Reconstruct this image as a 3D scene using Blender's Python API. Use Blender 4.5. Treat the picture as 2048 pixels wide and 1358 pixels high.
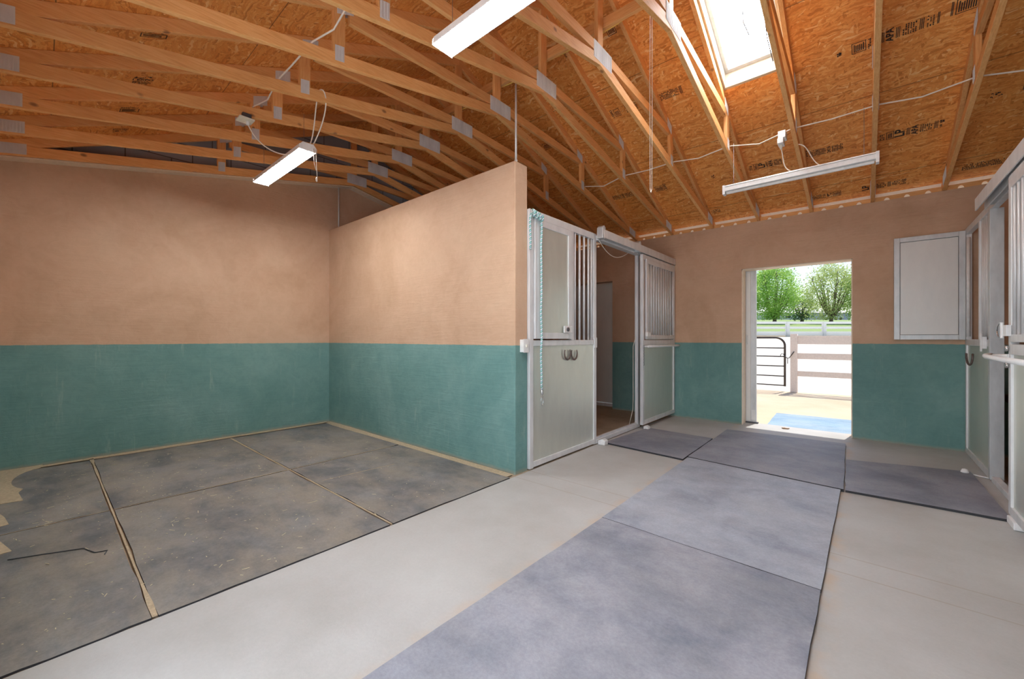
import bpy, bmesh, math, random
from mathutils import Vector, Matrix
random.seed(7)
SC = bpy.context.scene
for o in list(bpy.data.objects): bpy.data.objects.remove(o)

# ------------------------------------------------------------------ camera, world, sun, exposure
CAM_H = 1.2589; YAW = 0.7143; FPX = 813.72
cam_d = bpy.data.cameras.new('camera'); cam = bpy.data.objects.new('camera', cam_d)
SC.collection.objects.link(cam); SC.camera = cam
cam_d.sensor_fit = 'HORIZONTAL'; cam_d.sensor_width = 36
cam_d.lens = 36*FPX/2048; cam_d.shift_y = -2.07/2048; cam_d.clip_start = .02; cam_d.clip_end = 400
cam.location = (0, 0, CAM_H); cam.rotation_euler = (math.pi/2, 0, YAW)

w = bpy.data.worlds.new('world'); SC.world = w; w.use_nodes = True
nt = w.node_tree; bg = nt.nodes['Background']
sky = nt.nodes.new('ShaderNodeTexSky'); sky.sky_type = 'NISHITA'; sky.sun_disc = False
sky.sun_elevation = math.radians(58); sky.sun_rotation = math.radians(8)
sky.air_density = 1.0; sky.dust_density = 1.2; sky.ozone_density = 1.0
nt.links.new(sky.outputs[0], bg.inputs[0]); bg.inputs[1].default_value = 0.165

sun_d = bpy.data.lights.new('sun', 'SUN'); sun = bpy.data.objects.new('sun', sun_d)
SC.collection.objects.link(sun)
sun.rotation_euler = Vector((-.14, -.86, -1.45)).to_track_quat('-Z', 'Y').to_euler()
sun_d.energy = 3.7; sun_d.angle = .009; sun_d.color = (1, .96, .9)
sun.location = (0, 20, 30)

# fill lamp added for daylight through the wide open doorway the camera stands in
ad = bpy.data.lights.new('doorway_daylight_fill', 'AREA'); al = bpy.data.objects.new('doorway_daylight_fill', ad)
SC.collection.objects.link(al); ad.shape = 'RECTANGLE'; ad.size = 3.0; ad.size_y = 2.2
al.location = (-.6, -.62, 1.25); al.rotation_euler = (math.radians(112), 0, 0)
ad.energy = 72; ad.color = (.80, .90, 1)
TUBE_POWER = 106.0

SC.view_settings.view_transform = 'Standard'; SC.view_settings.look = 'None'
SC.view_settings.exposure = 0.34; SC.view_settings.gamma = 1; SC.view_settings.use_curve_mapping = False
try:
    SC.cycles.max_bounces = 14; SC.cycles.diffuse_bounces = 8; SC.cycles.use_denoising = True
    SC.cycles.sample_clamp_indirect = 8
except Exception: pass

# ------------------------------------------------------------------ materials
MATS = {}
class NB:
    def __init__(s, name):
        s.m = bpy.data.materials.new(name); s.m.use_nodes = True; s.t = s.m.node_tree
        s.b = s.t.nodes['Principled BSDF']; MATS[name] = s.m
    def n(s, typ, **kw):
        n = s.t.nodes.new(typ)
        for k, v in kw.items():
            if k == 'inp':
                for i, x in v.items(): n.inputs[i].default_value = x
            else: setattr(n, k, v)
        return n
    def l(s, a, b): s.t.links.new(a, b)
    def coord(s, kind='Object', scale=(1, 1, 1), rot=(0, 0, 0), loc=None):
        tc = s.n('ShaderNodeTexCoord'); mp = s.n('ShaderNodeMapping')
        mp.inputs['Scale'].default_value = scale; mp.inputs['Rotation'].default_value = rot
        if kind == 'World':
            g = s.n('ShaderNodeNewGeometry'); s.l(g.outputs['Position'], mp.inputs[0])
        else: s.l(tc.outputs[kind], mp.inputs[0])
        if loc is not None: s.l(loc, mp.inputs['Location'])
        return mp.outputs[0]
    def noise(s, vec, scale=5, detail=4, rough=.55, dist=0):
        n = s.n('ShaderNodeTexNoise', inp={'Scale': scale, 'Detail': detail, 'Roughness': rough, 'Distortion': dist})
        s.l(vec, n.inputs['Vector']); return n.outputs['Fac']
    def ramp(s, fac, stops, interp='LINEAR'):
        r = s.n('ShaderNodeValToRGB'); r.color_ramp.interpolation = interp
        e = r.color_ramp.elements
        while len(e) < len(stops): e.new(.5)
        for i, (p, c) in enumerate(stops):
            e[i].position = p; e[i].color = (c[0], c[1], c[2], 1) if not isinstance(c, (int, float)) else (c, c, c, 1)
        s.l(fac, r.inputs[0]); return r.outputs[0]
    def mix(s, fac, a, b, blend='MIX'):
        m = s.n('ShaderNodeMix', data_type='RGBA', blend_type=blend)
        for v, i in ((fac, 0), (a, 6), (b, 7)):
            if isinstance(v, (int, float)): m.inputs[i].default_value = v
            elif isinstance(v, tuple): m.inputs[i].default_value = (v[0], v[1], v[2], 1)
            else: s.l(v, m.inputs[i])
        return m.outputs[2]
    def math(s, op, a, b=0, c=0):
        m = s.n('ShaderNodeMath', operation=op)
        for i, v in enumerate((a, b, c)):
            if isinstance(v, (int, float)): m.inputs[i].default_value = v
            else: s.l(v, m.inputs[i])
        return m.outputs[0]
    def bump(s, h, strength=.3, dist=.01):
        b = s.n('ShaderNodeBump', inp={'Strength': strength, 'Distance': dist}); s.l(h, b.inputs['Height'])
        s.l(b.outputs[0], s.b.inputs['Normal'])
    def out(s, col=None, rough=.6, metal=0, spec=None):
        if col is not None:
            if isinstance(col, tuple): s.b.inputs['Base Color'].default_value = (*col, 1)
            else: s.l(col, s.b.inputs['Base Color'])
        if isinstance(rough, (int, float)): s.b.inputs['Roughness'].default_value = rough
        else: s.l(rough, s.b.inputs['Roughness'])
        s.b.inputs['Metallic'].default_value = metal
        if spec is not None: s.b.inputs['Specular IOR Level'].default_value = spec
        return s.m
    def xyz(s, vec):
        n = s.n('ShaderNodeSeparateXYZ'); s.l(vec, n.inputs[0]); return n.outputs

def plain(name, col, rough=.5, metal=0, var=.06, scale=30):
    b = NB(name); f = b.noise(b.coord(), scale, 3)
    lo = tuple(c*(1-var) for c in col); hi = tuple(min(1, c*(1+var)) for c in col)
    return b.out(b.ramp(f, [(.3, lo), (.7, hi)]), rough, metal)

def wood(name, scale):
    b = NB(name)
    oi = b.n('ShaderNodeObjectInfo'); off = b.n('ShaderNodeCombineXYZ')
    for i in range(3): b.l(b.math('MULTIPLY', oi.outputs['Random'], 37.0+i*11), off.inputs[i])
    v = b.coord('Object', scale, loc=off.outputs[0])
    g = b.noise(v, 6, 6, .6, .6)
    col = b.ramp(g, [(.25, (.68, .31, .10)), (.5, (.82, .425, .15)), (.72, (.88, .52, .23))])
    big = b.noise(b.coord('Object', (3, 3, 3), loc=off.outputs[0]), 1, 2)
    col = b.mix(.5, col, b.ramp(big, [(.3, (.82, .74, .66)), (.7, (1, 1, 1))]), 'MULTIPLY')
    hv = b.n('ShaderNodeHueSaturation'); b.l(col, hv.inputs['Color'])
    b.l(b.math('MULTIPLY_ADD', oi.outputs['Random'], .22, .90), hv.inputs['Value'])
    vk = b.n('ShaderNodeTexVoronoi', inp={'Scale': 1.0})
    ks = tuple(5.5 if x > 10 else 3.6 for x in scale)
    b.l(b.coord('Object', ks, loc=off.outputs[0]), vk.inputs['Vector'])
    knot = b.ramp(vk.outputs['Distance'], [(.05, 1.0), (.11, 0.0)])
    col2 = b.mix(b.math('MULTIPLY', knot, .75), hv.outputs[0], (.20, .075, .03))
    b.bump(g, .15, .002)
    return b.out(col2, .62)
wood('wood_along_y', (18, 1.1, 18)); wood('wood_along_z', (18, 18, 1.1)); wood('wood_along_x', (1.1, 18, 18))

def osb():
    b = NB('oriented_strand_board'); P = b.coord('World', (1, 1, 1))
    warp = b.n('ShaderNodeTexNoise', inp={'Scale': 5.0, 'Detail': 2.0}); b.l(P, warp.inputs['Vector'])
    add = b.n('ShaderNodeVectorMath', operation='MULTIPLY_ADD'); b.l(warp.outputs['Color'], add.inputs[0])
    add.inputs[1].default_value = (.12, .12, .12); b.l(P, add.inputs[2])
    col = None; bumps = None
    for k, (ang, sc, th) in enumerate([(0.12, (5, 44, 44), 0), (-.25, (6, 50, 50), .5), (.5, (8, 52, 52), .62), (1.5, (9, 54, 54), .72), (.0, (5, 60, 60), .66)]):
        mp = b.n('ShaderNodeMapping'); b.l(add.outputs[0], mp.inputs[0])
        rz = b.n('ShaderNodeVectorRotate', rotation_type='Z_AXIS'); b.l(add.outputs[0], rz.inputs['Vector']); rz.inputs['Angle'].default_value = ang
        b.l(rz.outputs[0], mp.inputs[0]); mp.inputs['Scale'].default_value = sc; mp.inputs['Location'].default_value = (k*7.3, k*3.1, k)
        v = b.n('ShaderNodeTexVoronoi', inp={'Scale': 1.0, 'Randomness': 1.0}); b.l(mp.outputs[0], v.inputs['Vector'])
        s3 = b.n('ShaderNodeSeparateColor'); b.l(v.outputs['Color'], s3.inputs[0])
        c = b.ramp(s3.outputs[0], [(0, (.58, .20, .035)), (.25, (.76, .295, .06)), (.7, (.84, .37, .09)), (.93, (.88, .45, .14)), (1, (.93, .60, .27))])
        if col is None: col = c; bumps = s3.outputs[1]
        else:
            m = b.math('GREATER_THAN', s3.outputs[2], th)
            col = b.mix(m, col, c); bumps = b.mix(m, bumps, s3.outputs[1])
    fine = b.noise(b.coord('World', (60, 140, 140)), 1, 4, .7)
    col = b.mix(.55, col, b.ramp(fine, [(.3, (.72, .62, .52)), (.65, (1.08, 1.05, 1.0))]), 'MULTIPLY')
    # panel joints run across the trusses every 4 ft down each slope
    y = b.xyz(P)[1]
    d = b.math('ABSOLUTE', b.math('SUBTRACT', b.math('FRACT', b.math('MULTIPLY', b.math('SUBTRACT', b.math('ABSOLUTE', b.math('SUBTRACT', y, 3.18)), b.math('MULTIPLY_ADD', b.math('GREATER_THAN', y, 3.18), .12, .90)), 1/1.115)), .5))
    joint = b.math('GREATER_THAN', b.math('MULTIPLY', b.math('SUBTRACT', .5, d), -1), -.0028)
    col = b.mix(b.math('MULTIPLY', joint, .75), col, (.08, .03, .012))
    b.bump(bumps, .25, .003)
    return b.out(col, .6)
osb()

def two_tone():
    b = NB('two_tone_plaster'); P = b.coord('World', (1, 1, 1)); z = b.xyz(P)[2]
    n1 = b.noise(P, 1.1, 6, .62, .6); n2 = b.noise(P, 9, 5, .65, 1.2); n3 = b.noise(b.coord('World', (2, 2, 26)), 1.5, 5, .6, .8)
    pe = b.ramp(n1, [(.28, (.51, .33, .21)), (.5, (.585, .385, .258)), (.75, (.65, .45, .31))])
    pe = b.mix(.35, pe, b.ramp(n2, [(.35, (.86, .84, .80)), (.62, (1, 1, 1))]), 'MULTIPLY')
    te = b.ramp(n1, [(.25, (.115, .245, .235)), (.5, (.16, .305, .285)), (.78, (.225, .375, .35))])
    te = b.mix(.5, te, b.ramp(n2, [(.36, (.78, .84, .84)), (.6, (1, 1, 1))]), 'MULTIPLY')
    # pale scuffs and drips worn into the paint
    sc = b.noise(b.coord('World', (14, 14, 1.6)), 1, 5, .7)
    te = b.mix(b.math('MULTIPLY', b.ramp(sc, [(.60, 0.0), (.72, 1.0)]), .30), te, (.42, .50, .44))
    zz = b.math('ADD', z, b.math('MULTIPLY', b.math('SUBTRACT', b.noise(P, 14, 3), .5), .012))
    m = b.math('GREATER_THAN', zz, 1.1935)
    col = b.mix(m, te, pe)
    dirt = b.ramp(b.math('ADD', z, b.math('MULTIPLY', n2, .05)), [(.025, 1.0), (.06, 0.0)])
    col = b.mix(b.math('MULTIPLY', dirt, .55), col, (.42, .34, .24))
    b.bump(b.math('ADD', b.math('MULTIPLY', n2, .5), b.math('MULTIPLY', n3, .8)), .33, .012)
    return b.out(col, .72, 0, .3)
two_tone()

def cmu():
    b = NB('grey_block'); P = b.coord('World', (1, 1, 1)); br = b.n('ShaderNodeTexBrick')
    s = b.xyz(P); cb = b.n('ShaderNodeCombineXYZ'); b.l(s[1], cb.inputs[0]); b.l(s[2], cb.inputs[1])
    b.l(cb.outputs[0], br.inputs['Vector'])
    br.inputs['Scale'].default_value = 1; br.inputs['Brick Width'].default_value = .4; br.inputs['Row Height'].default_value = .2
    br.inputs['Mortar Size'].default_value = .006
    br.inputs['Color1'].default_value = (.34, .36, .38, 1); br.inputs['Color2'].default_value = (.41, .43, .45, 1); br.inputs['Mortar'].default_value = (.16, .15, .14, 1)
    b.bump(b.noise(P, 40, 4), .3, .004)
    return b.out(br.outputs['Color'], .9)
cmu()

def concrete():
    b = NB('aisle_concrete'); P = b.coord('World', (1, 1, 1)); s = b.xyz(P)
    n = b.noise(P, 1.3, 6, .6); n2 = b.noise(P, 60, 4, .7)
    col = b.ramp(n, [(.3, (.41, .40, .375)), (.55, (.485, .485, .47)), (.75, (.54, .545, .53))])
    col = b.mix(.35, col, b.ramp(n2, [(.35, (.86, .86, .86)), (.65, (1, 1, 1))]), 'MULTIPLY')
    a = b.math('MINIMUM', b.math('ABSOLUTE', b.math('SUBTRACT', s[1], 2.815)), b.math('ABSOLUTE', b.math('SUBTRACT', s[1], 3.035)))
    g = b.math('LESS_THAN', a, .005)
    col = b.mix(b.math('MULTIPLY', g, .6), col, (.36, .31, .25))
    # reddish dust gathers beside the mats
    e = b.math('MINIMUM', b.math('ABSOLUTE', b.math('SUBTRACT', s[0], -1.40)), b.math('ABSOLUTE', b.math('SUBTRACT', s[0], -.14)))
    dm = b.math('MULTIPLY', b.ramp(e, [(.0, 1.0), (.07, 0.0)]), b.ramp(b.noise(P, 5, 4), [(.42, 0.0), (.62, 1.0)]))
    col = b.mix(b.math('MULTIPLY', dm, .55), col, (.56, .40, .25))
    b.bump(b.math('SUBTRACT', n2, b.math('MULTIPLY', g, 3)), .2, .004)
    return b.out(col, .55, 0, .4)
concrete()

def dirt_floor():
    b = NB('stall_dirt'); P = b.coord('World', (1, 1, 1)); n = b.noise(P, 2.2, 6, .65); n2 = b.noise(P, 45, 4, .7)
    col = b.ramp(n, [(.3, (.30, .235, .16)), (.7, (.47, .37, .26))])
    col = b.mix(.5, col, b.ramp(n2, [(.3, (.7, .7, .7)), (.7, (1, 1, 1))]), 'MULTIPLY')
    b.bump(n2, .4, .006); return b.out(col, .9)
dirt_floor()

def rubber(name, dark, mid, dust, amount, shine=.55):
    b = NB(name); P = b.coord('World', (1, 1, 1))
    oi = b.n('ShaderNodeObjectInfo'); offo = b.n('ShaderNodeCombineXYZ')
    for i in range(3): b.l(b.math('MULTIPLY', oi.outputs['Random'], 31.0+i*9), offo.inputs[i])
    n = b.noise(b.coord('Object', (1, 1, 1), loc=offo.outputs[0]), 2.1, 7, .7, .2); n2 = b.noise(P, 70, 4, .75); n3 = b.noise(b.coord('Object', (1.6, 3.5, 3), loc=offo.outputs[0]), 1.1, 7, .68, .15)
    col = b.ramp(n, [(.38, dark), (.60, mid)])
    dm = b.math('MULTIPLY', b.ramp(n3, [(.38, 0.0), (.78, 1.0)]), amount)
    col = b.mix(dm, col, dust)
    col = b.mix(.4, col, b.ramp(n2, [(.32, (.66, .66, .66)), (.66, (1.1, 1.1, 1.1))]), 'MULTIPLY')
    b.bump(n2, .35, .004); return b.out(col, b.ramp(n, [(.3, shine), (.7, shine+.15)]), 0, .5)
rubber('aisle_rubber', (.18, .20, .25), (.335, .35, .405), (.42, .415, .42), .5, .5)
rubber('sheen_rubber', (.25, .275, .335), (.40, .44, .51), (.47, .48, .50), .6, .46)  # paler copy for the middle mat, bluish doorway sheen put into the colour
rubber('dark_rubber', (.17, .185, .235), (.30, .315, .37), (.37, .365, .37), .5, .5)
rubber('stall_rubber', (.105, .11, .118), (.225, .222, .22), (.35, .295, .225), .8, .62)
rubber('blue_rubber', (.14, .27, .40), (.24, .38, .52), (.5, .52, .53), .5, .6)

def metal(name, col, rough, met, streak=.1):
    b = NB(name); n = b.noise(b.coord('Object', (6, 6, 2)), 2, 5, .6)
    c = b.ramp(n, [(.3, tuple(x*(1-streak) for x in col)), (.7, tuple(min(1, x*(1+streak)) for x in col))])
    return b.out(c, b.ramp(n, [(.3, rough-.06), (.7, rough+.08)]), met)
metal('pale_aluminium', (.74, .74, .74), .42, .25)
metal('brushed_sheet', (.66, .68, .61), .36, .55, .05)
metal('white_sheet', (.70, .69, .66), .45, .15, .04)
metal('galvanised_plate', (.68, .68, .67), .5, .1, .10)
metal('galvanised_post', (.56, .57, .57), .45, .4, .14)
plain('white_enamel', (.80, .80, .79), .35)
plain('ivory_plastic', (.76, .72, .60), .4)
plain('white_plastic', (.78, .78, .76), .4)
plain('white_cable', (.78, .70, .60), .5)
plain('yellow_cable', (.78, .52, .12), .5)
plain('rusty_iron', (.17, .125, .11), .55, .6, .25)
plain('bronze_pipe', (.075, .06, .055), .5, .3, .15)
plain('nickel', (.62, .62, .62), .25, .9)
plain('black_plastic', (.018, .026, .034), .42)
plain('dark_grey_iron', (.09, .09, .10), .5, .4)
plain('chain_steel', (.30, .30, .32), .4, .8)
plain('stamp_ink', (.035, .022, .018), .8, 0, .3, 200)
plain('bright_eave', (.80, .78, .74), .7)  # pale tone chosen so the eave gap and vent holes look bright
plain('skylight_curb', (.42, .36, .28), .6)
plain('roofing', (.35, .30, .26), .9)
plain('cream_trim', (.78, .66, .52), .7)
plain('pink_stucco', (.86, .76, .70), .85)
plain('building_white', (.75, .75, .74), .8)
plain('car_paint', (.55, .57, .60), .3)
plain('car_glass', (.04, .05, .06), .15)
plain('cut_rubber', (.03, .03, .034), .8)
plain('rubber_black', (.02, .02, .02), .7)
plain('bark', (.22, .165, .12), .9, 0, .3, 8)
plain('straw', (.66, .58, .38), .8)
plain('tan_sand', (.46, .37, .25), .95, 0, .15, 60)
plain('dead_leaf', (.28, .17, .09), .8)

def rope_mat():
    b = NB('twisted_rope'); uv = b.coord('UV', (1, 1, 1)); s = b.xyz(uv)
    ph = b.math('FRACT', b.math('ADD', b.math('MULTIPLY', s[1], 26.0), b.math('MULTIPLY', s[0], 1.0)))
    col = b.ramp(ph, [(0, (.20, .42, .41)), (.36, (.20, .42, .41)), (.37, (.80, .84, .80)), (.62, (.80, .84, .80)), (.63, (.17, .26, .48)), (.8, (.17, .26, .48)), (.81, (.45, .72, .62))], 'CONSTANT')
    b.bump(ph, .5, .003); return b.out(col, .7)
rope_mat()

def emis(name, col, s):
    b = NB(name); b.out((.9, .9, .9), .4)
    b.b.inputs['Emission Color'].default_value = (*col, 1); b.b.inputs['Emission Strength'].default_value = s; return b.m
emis('lit_tube', (.95, .975, 1), TUBE_POWER)
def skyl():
    b = NB('skylight_glow'); tr = b.n('ShaderNodeBsdfTranslucent'); tr.inputs[0].default_value = (.96, .97, .98, 1)
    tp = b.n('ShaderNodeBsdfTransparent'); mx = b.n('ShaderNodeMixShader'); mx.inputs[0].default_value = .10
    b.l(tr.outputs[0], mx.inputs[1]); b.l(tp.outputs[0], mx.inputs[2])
    em = b.n('ShaderNodeEmission'); em.inputs[0].default_value = (.93, .97, 1, 1); em.inputs[1].default_value = 10.0  # glow added to the passive pane to brighten trusses and the end half
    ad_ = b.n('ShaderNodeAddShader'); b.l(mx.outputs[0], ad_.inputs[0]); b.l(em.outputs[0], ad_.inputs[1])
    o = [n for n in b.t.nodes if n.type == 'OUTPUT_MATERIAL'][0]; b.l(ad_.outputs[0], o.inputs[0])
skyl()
def leafm(name, c1, c2):
    b = NB(name); oi = b.noise(b.coord('World', (1, 1, 1)), 1.1, 4, .7)
    col = b.ramp(oi, [(.35, c1), (.65, c2)])
    b.out(col, .6); b.b.inputs['Subsurface Weight'].default_value = 0
    tr = b.n('ShaderNodeBsdfTranslucent'); b.l(col, tr.inputs[0])
    mx = b.n('ShaderNodeMixShader'); mx.inputs[0].default_value = .45
    b.l(b.b.outputs[0], mx.inputs[1]); b.l(tr.outputs[0], mx.inputs[2])
    o = [n for n in b.t.nodes if n.type == 'OUTPUT_MATERIAL'][0]; b.l(mx.outputs[0], o.inputs[0])
leafm('spring_leaf', (.34, .58, .12), (.64, .82, .26)); leafm('olive_leaf', (.44, .54, .18), (.74, .78, .38)); leafm('dark_leaf', (.07, .16, .06), (.14, .26, .10))
leafm('white_fence_vinyl', (.90, .90, .88), (.93, .93, .91))
def ground_m():
    b = NB('yard_ground'); P = b.coord('World', (1, 1, 1)); s = b.xyz(P)
    n = b.noise(P, .8, 6, .65); n2 = b.noise(P, 18, 5, .7)
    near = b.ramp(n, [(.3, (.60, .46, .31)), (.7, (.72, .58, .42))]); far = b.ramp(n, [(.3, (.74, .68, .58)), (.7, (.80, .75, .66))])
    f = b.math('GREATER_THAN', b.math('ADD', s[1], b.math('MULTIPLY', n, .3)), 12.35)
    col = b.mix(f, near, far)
    # grass beyond the white fence (measured along the view through the door)
    dd = b.math('ADD', b.math('MULTIPLY', s[1], math.cos(YAW)), b.math('MULTIPLY', s[0], -math.sin(YAW)))
    gr = b.ramp(n2, [(.3, (.20, .30, .09)), (.7, (.36, .45, .16))])
    gm = b.math('MULTIPLY', b.math('GREATER_THAN', dd, 41), 1.0)
    col = b.mix(gm, col, gr)
    dk = b.math('MULTIPLY', b.math('GREATER_THAN', dd, 34.6), b.math('LESS_THAN', dd, 41))
    col = b.mix(dk, col, b.ramp(n2, [(.35, (.14, .11, .06)), (.65, (.42, .34, .22))]))
    b.bump(n2, .5, .03); return b.out(col, .95)
ground_m()

# ------------------------------------------------------------------ mesh helpers
class MB:
    def __init__(s): s.bm = bmesh.new(); s.uv = None
    def box(s, x0, x1, y0, y1, z0, z1):
        v = [s.bm.verts.new(p) for p in [(x0, y0, z0), (x1, y0, z0), (x1, y1, z0), (x0, y1, z0), (x0, y0, z1), (x1, y0, z1), (x1, y1, z1), (x0, y1, z1)]]
        for f in ((3, 2, 1, 0), (4, 5, 6, 7), (0, 1, 5, 4), (1, 2, 6, 5), (2, 3, 7, 6), (3, 0, 4, 7)): s.bm.faces.new([v[i] for i in f])
        return s
    def prism(s, pts, a0, a1, axis='X'):
        def mk(p, a):
            return {'X': (a, p[0], p[1]), 'Y': (p[0], a, p[1]), 'Z': (p[0], p[1], a)}[axis]
        A = [s.bm.verts.new(mk(p, a0)) for p in pts]; B = [s.bm.verts.new(mk(p, a1)) for p in pts]; n = len(pts)
        s.bm.faces.new(A); s.bm.faces.new(B[::-1])
        for i in range(n): s.bm.faces.new([A[i], B[i], B[(i+1) % n], A[(i+1) % n]])
        return s
    def tube(s, pts, r, seg=10, caps=True, uvs=False):
        pts = [Vector(p) for p in pts]; rings = []; up = None
        if uvs and s.uv is None: s.uv = s.bm.loops.layers.uv.new('UVMap')
        L = [0]
        for i in range(1, len(pts)): L.append(L[-1]+(pts[i]-pts[i-1]).length)
        for i, p in enumerate(pts):
            t = (pts[min(i+1, len(pts)-1)]-pts[max(i-1, 0)]).normalized()
            if up is None: up = Vector((0, 0, 1)) if abs(t.z) < .9 else Vector((1, 0, 0))
            a = t.cross(up).normalized(); up = a.cross(t).normalized()
            rr = r[i] if isinstance(r, (list, tuple)) else r
            rings.append([s.bm.verts.new(p+a*math.cos(2*math.pi*k/seg)*rr+up*math.sin(2*math.pi*k/seg)*rr) for k in range(seg)])
        for i in range(len(rings)-1):
            for k in range(seg):
                f = s.bm.faces.new([rings[i][k], rings[i][(k+1) % seg], rings[i+1][(k+1) % seg], rings[i+1][k]]); f.smooth = True
                if s.uv:
                    for lp, (u, v) in zip(f.loops, ((k/seg, L[i]), ((k+1)/seg, L[i]), ((k+1)/seg, L[i+1]), (k/seg, L[i+1]))): lp[s.uv].uv = (u, v)
        if caps: s.bm.faces.new(rings[0][::-1]); s.bm.faces.new(rings[-1])
        return s
    def lathe(s, prof, c, seg=32, axis='Z'):
        rings = []
        for r, h in prof:
            ring = []
            for k in range(seg):
                a = 2*math.pi*k/seg
                d = {'Z': (r*math.cos(a), r*math.sin(a), h), 'X': (h, r*math.cos(a), r*math.sin(a)), 'Y': (r*math.cos(a), h, r*math.sin(a))}[axis]
                ring.append(s.bm.verts.new((c[0]+d[0], c[1]+d[1], c[2]+d[2])))
            rings.append(ring)
        for i in range(len(rings)-1):
            for k in range(seg):
                f = s.bm.faces.new([rings[i][k], rings[i][(k+1) % seg], rings[i+1][(k+1) % seg], rings[i+1][k]]); f.smooth = True
        s.bm.faces.new(rings[0]); s.bm.faces.new(rings[-1])
        return s
    def build(s, name, mat, parent=None, bevel=0, loc=None):
        bmesh.ops.recalc_face_normals(s.bm, faces=s.bm.faces)
        me = bpy.data.meshes.new(name); s.bm.to_mesh(me); s.bm.free()
        o = bpy.data.objects.new(name, me); SC.collection.objects.link(o)
        me.materials.append(MATS[mat])
        if parent is not None: o.parent = parent
        if loc: o.location = loc
        if bevel:
            m = o.modifiers.new('bevel', 'BEVEL'); m.width = bevel; m.segments = 2; m.limit_method = 'ANGLE'
        return o
def tag(o, label=None, cat=None, group=None, kind=None):
    for k, v in (('label', label), ('category', cat), ('group', group), ('kind', kind)):
        if v: o[k] = v
    return o
def thing(name, label, cat, loc=(0, 0, 0), group=None, rz=0):
    o = bpy.data.objects.new(name, None); SC.collection.objects.link(o); o.location = loc; o.rotation_euler.z = rz
    o.empty_display_size = .1
    return tag(o, label, cat, group)
def struct(o, label=None): o['kind'] = 'structure'; return tag(o, label)
def rel(root):
    """children are modelled in world coordinates: shift them back under an unrotated root"""
    for c in root.children:
        c.matrix_parent_inverse = Matrix.Translation(-root.location)
def copy_tree(o, parent=None):
    c = o.copy(); SC.collection.objects.link(c)
    if parent is not None: c.parent = parent
    for ch in list(o.children): copy_tree(ch, c)
    return c
def bez(p0, p1, p2, p3, n=16):
    p0, p1, p2, p3 = map(Vector, (p0, p1, p2, p3)); out = []
    for i in range(n+1):
        t = i/n; out.append(p0*(1-t)**3+p1*3*t*(1-t)**2+p2*3*t*t*(1-t)+p3*t**3)
    return out

# ------------------------------------------------------------------ measured layout (metres)
XL, XR_WALL = -6.18, 4.7
Y0, YE, YW = -.30, 6.6955, 6.895            # near wall face, end wall inner face, end wall outer face
YR, ZK, ZH = 3.18, 3.637, 2.94              # ridge line; underside of bottom chord at ridge and at the walls
KB, KT, ZRU = .1975, .42, 4.537             # slopes of bottom and top chords; underside of roof boards at ridge
def zb(y): return ZK-KB*abs(y-YR)           # bottom chord underside
def zr(y): return ZRU-KT*abs(y-YR)          # roof board underside
YN = -.34                                   # near heel
X1 = -6.026                                 # first truss
XF = -2.42                                  # left stall front plane
HOLE = (-1.13, -.56, 3.60, 4.725)           # skylight x0 x1 y0 y1
EAVE = 8.0

# ------------------------------------------------------------------ setting
# floor
m = MB(); m.box(-2.412, .95, -2.2, 6.97, -.16, 0); struct(m.build('floor', 'aisle_concrete', bevel=.004), 'pale concrete aisle with two saw-cut joints')
m = MB(); m.box(XL-.1, -2.412, -.4, 6.9, -.16, -.006); m.box(.95, XR_WALL, -.4, 6.9, -.16, -.004)
struct(m.build('floor', 'stall_dirt'), 'brown dirt floor of the stalls')
# left gable wall
pts = [(Y0-.2, -.1), (YW, -.1), (YW, zb(YW)+.04), (YR, ZK+.04), (Y0-.2, zb(Y0-.2)+.04)]
struct(MB().prism(pts, XL-.2, XL).build('wall_left', 'two_tone_plaster', bevel=.004), 'plastered gable wall, tan above teal')
pts = [(Y0-.2, zb(Y0-.2)), (YR, ZK), (YW, zb(YW)), (YW, zr(YW)+.01), (YR, ZRU+.01), (Y0-.2, zr(Y0-.2)+.01)]
struct(MB().prism(pts, XL-.2, XL-.03).build('wall_gable', 'grey_block'), 'bare grey block gable above the plaster')
# thin pale edge bead on top of the plaster
for a, b_ in ((Y0, YR), (YR, YE)):
    MBp = MB().prism([(a, zb(a)-.011), (b_, zb(b_)-.011), (b_, zb(b_)-.001), (a, zb(a)-.001)], XL-.012, X1-.021)
    struct(MBp.build('trim_1', 'cream_trim'))
# end wall with the aisle door and the stall's own door
D = (-1.362, -.117, 2.272); D2 = (-4.72, -3.42, 2.29)
m = MB()
for x0, x1, z0, z1 in ((XL-.2, D2[0], -.1, 2.70), (D2[1], D[0], -.1, 2.70), (D[1], XR_WALL+.2, -.1, 2.70), (D2[0], D2[1], D2[2], 2.70), (D[0], D[1], D[2], 2.70)):
    m.box(x0, x1, YE, YW, z0, z1)
m.box(XL-.2, XR_WALL+.2, YE, YE+.05, 2.70, 2.935)
struct(m.build('wall_back', 'two_tone_plaster'), 'plastered end wall, tan above teal, with doorway')
m = MB(); e = .012
m.box(D[0]-.0, D[0]+e, YE+.012, YW+.01, 0, D[2]); m.box(D[1]-e, D[1], YE+.012, YW+.01, 0, D[2]); m.box(D[0], D[1], YE+.012, YW+.01, D[2]-e, D[2])
struct(m.build('trim_2', 'cream_trim'), 'cream plaster reveal round the doorway')
# partition between the open stall and the closed stall
m = MB(); m.box(XL, -2.443, 2.86, 3.045, -.1, 2.909)
struct(m.build('wall_partition', 'two_tone_plaster', bevel=.012), 'freestanding partition wall, tan above teal')
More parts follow.
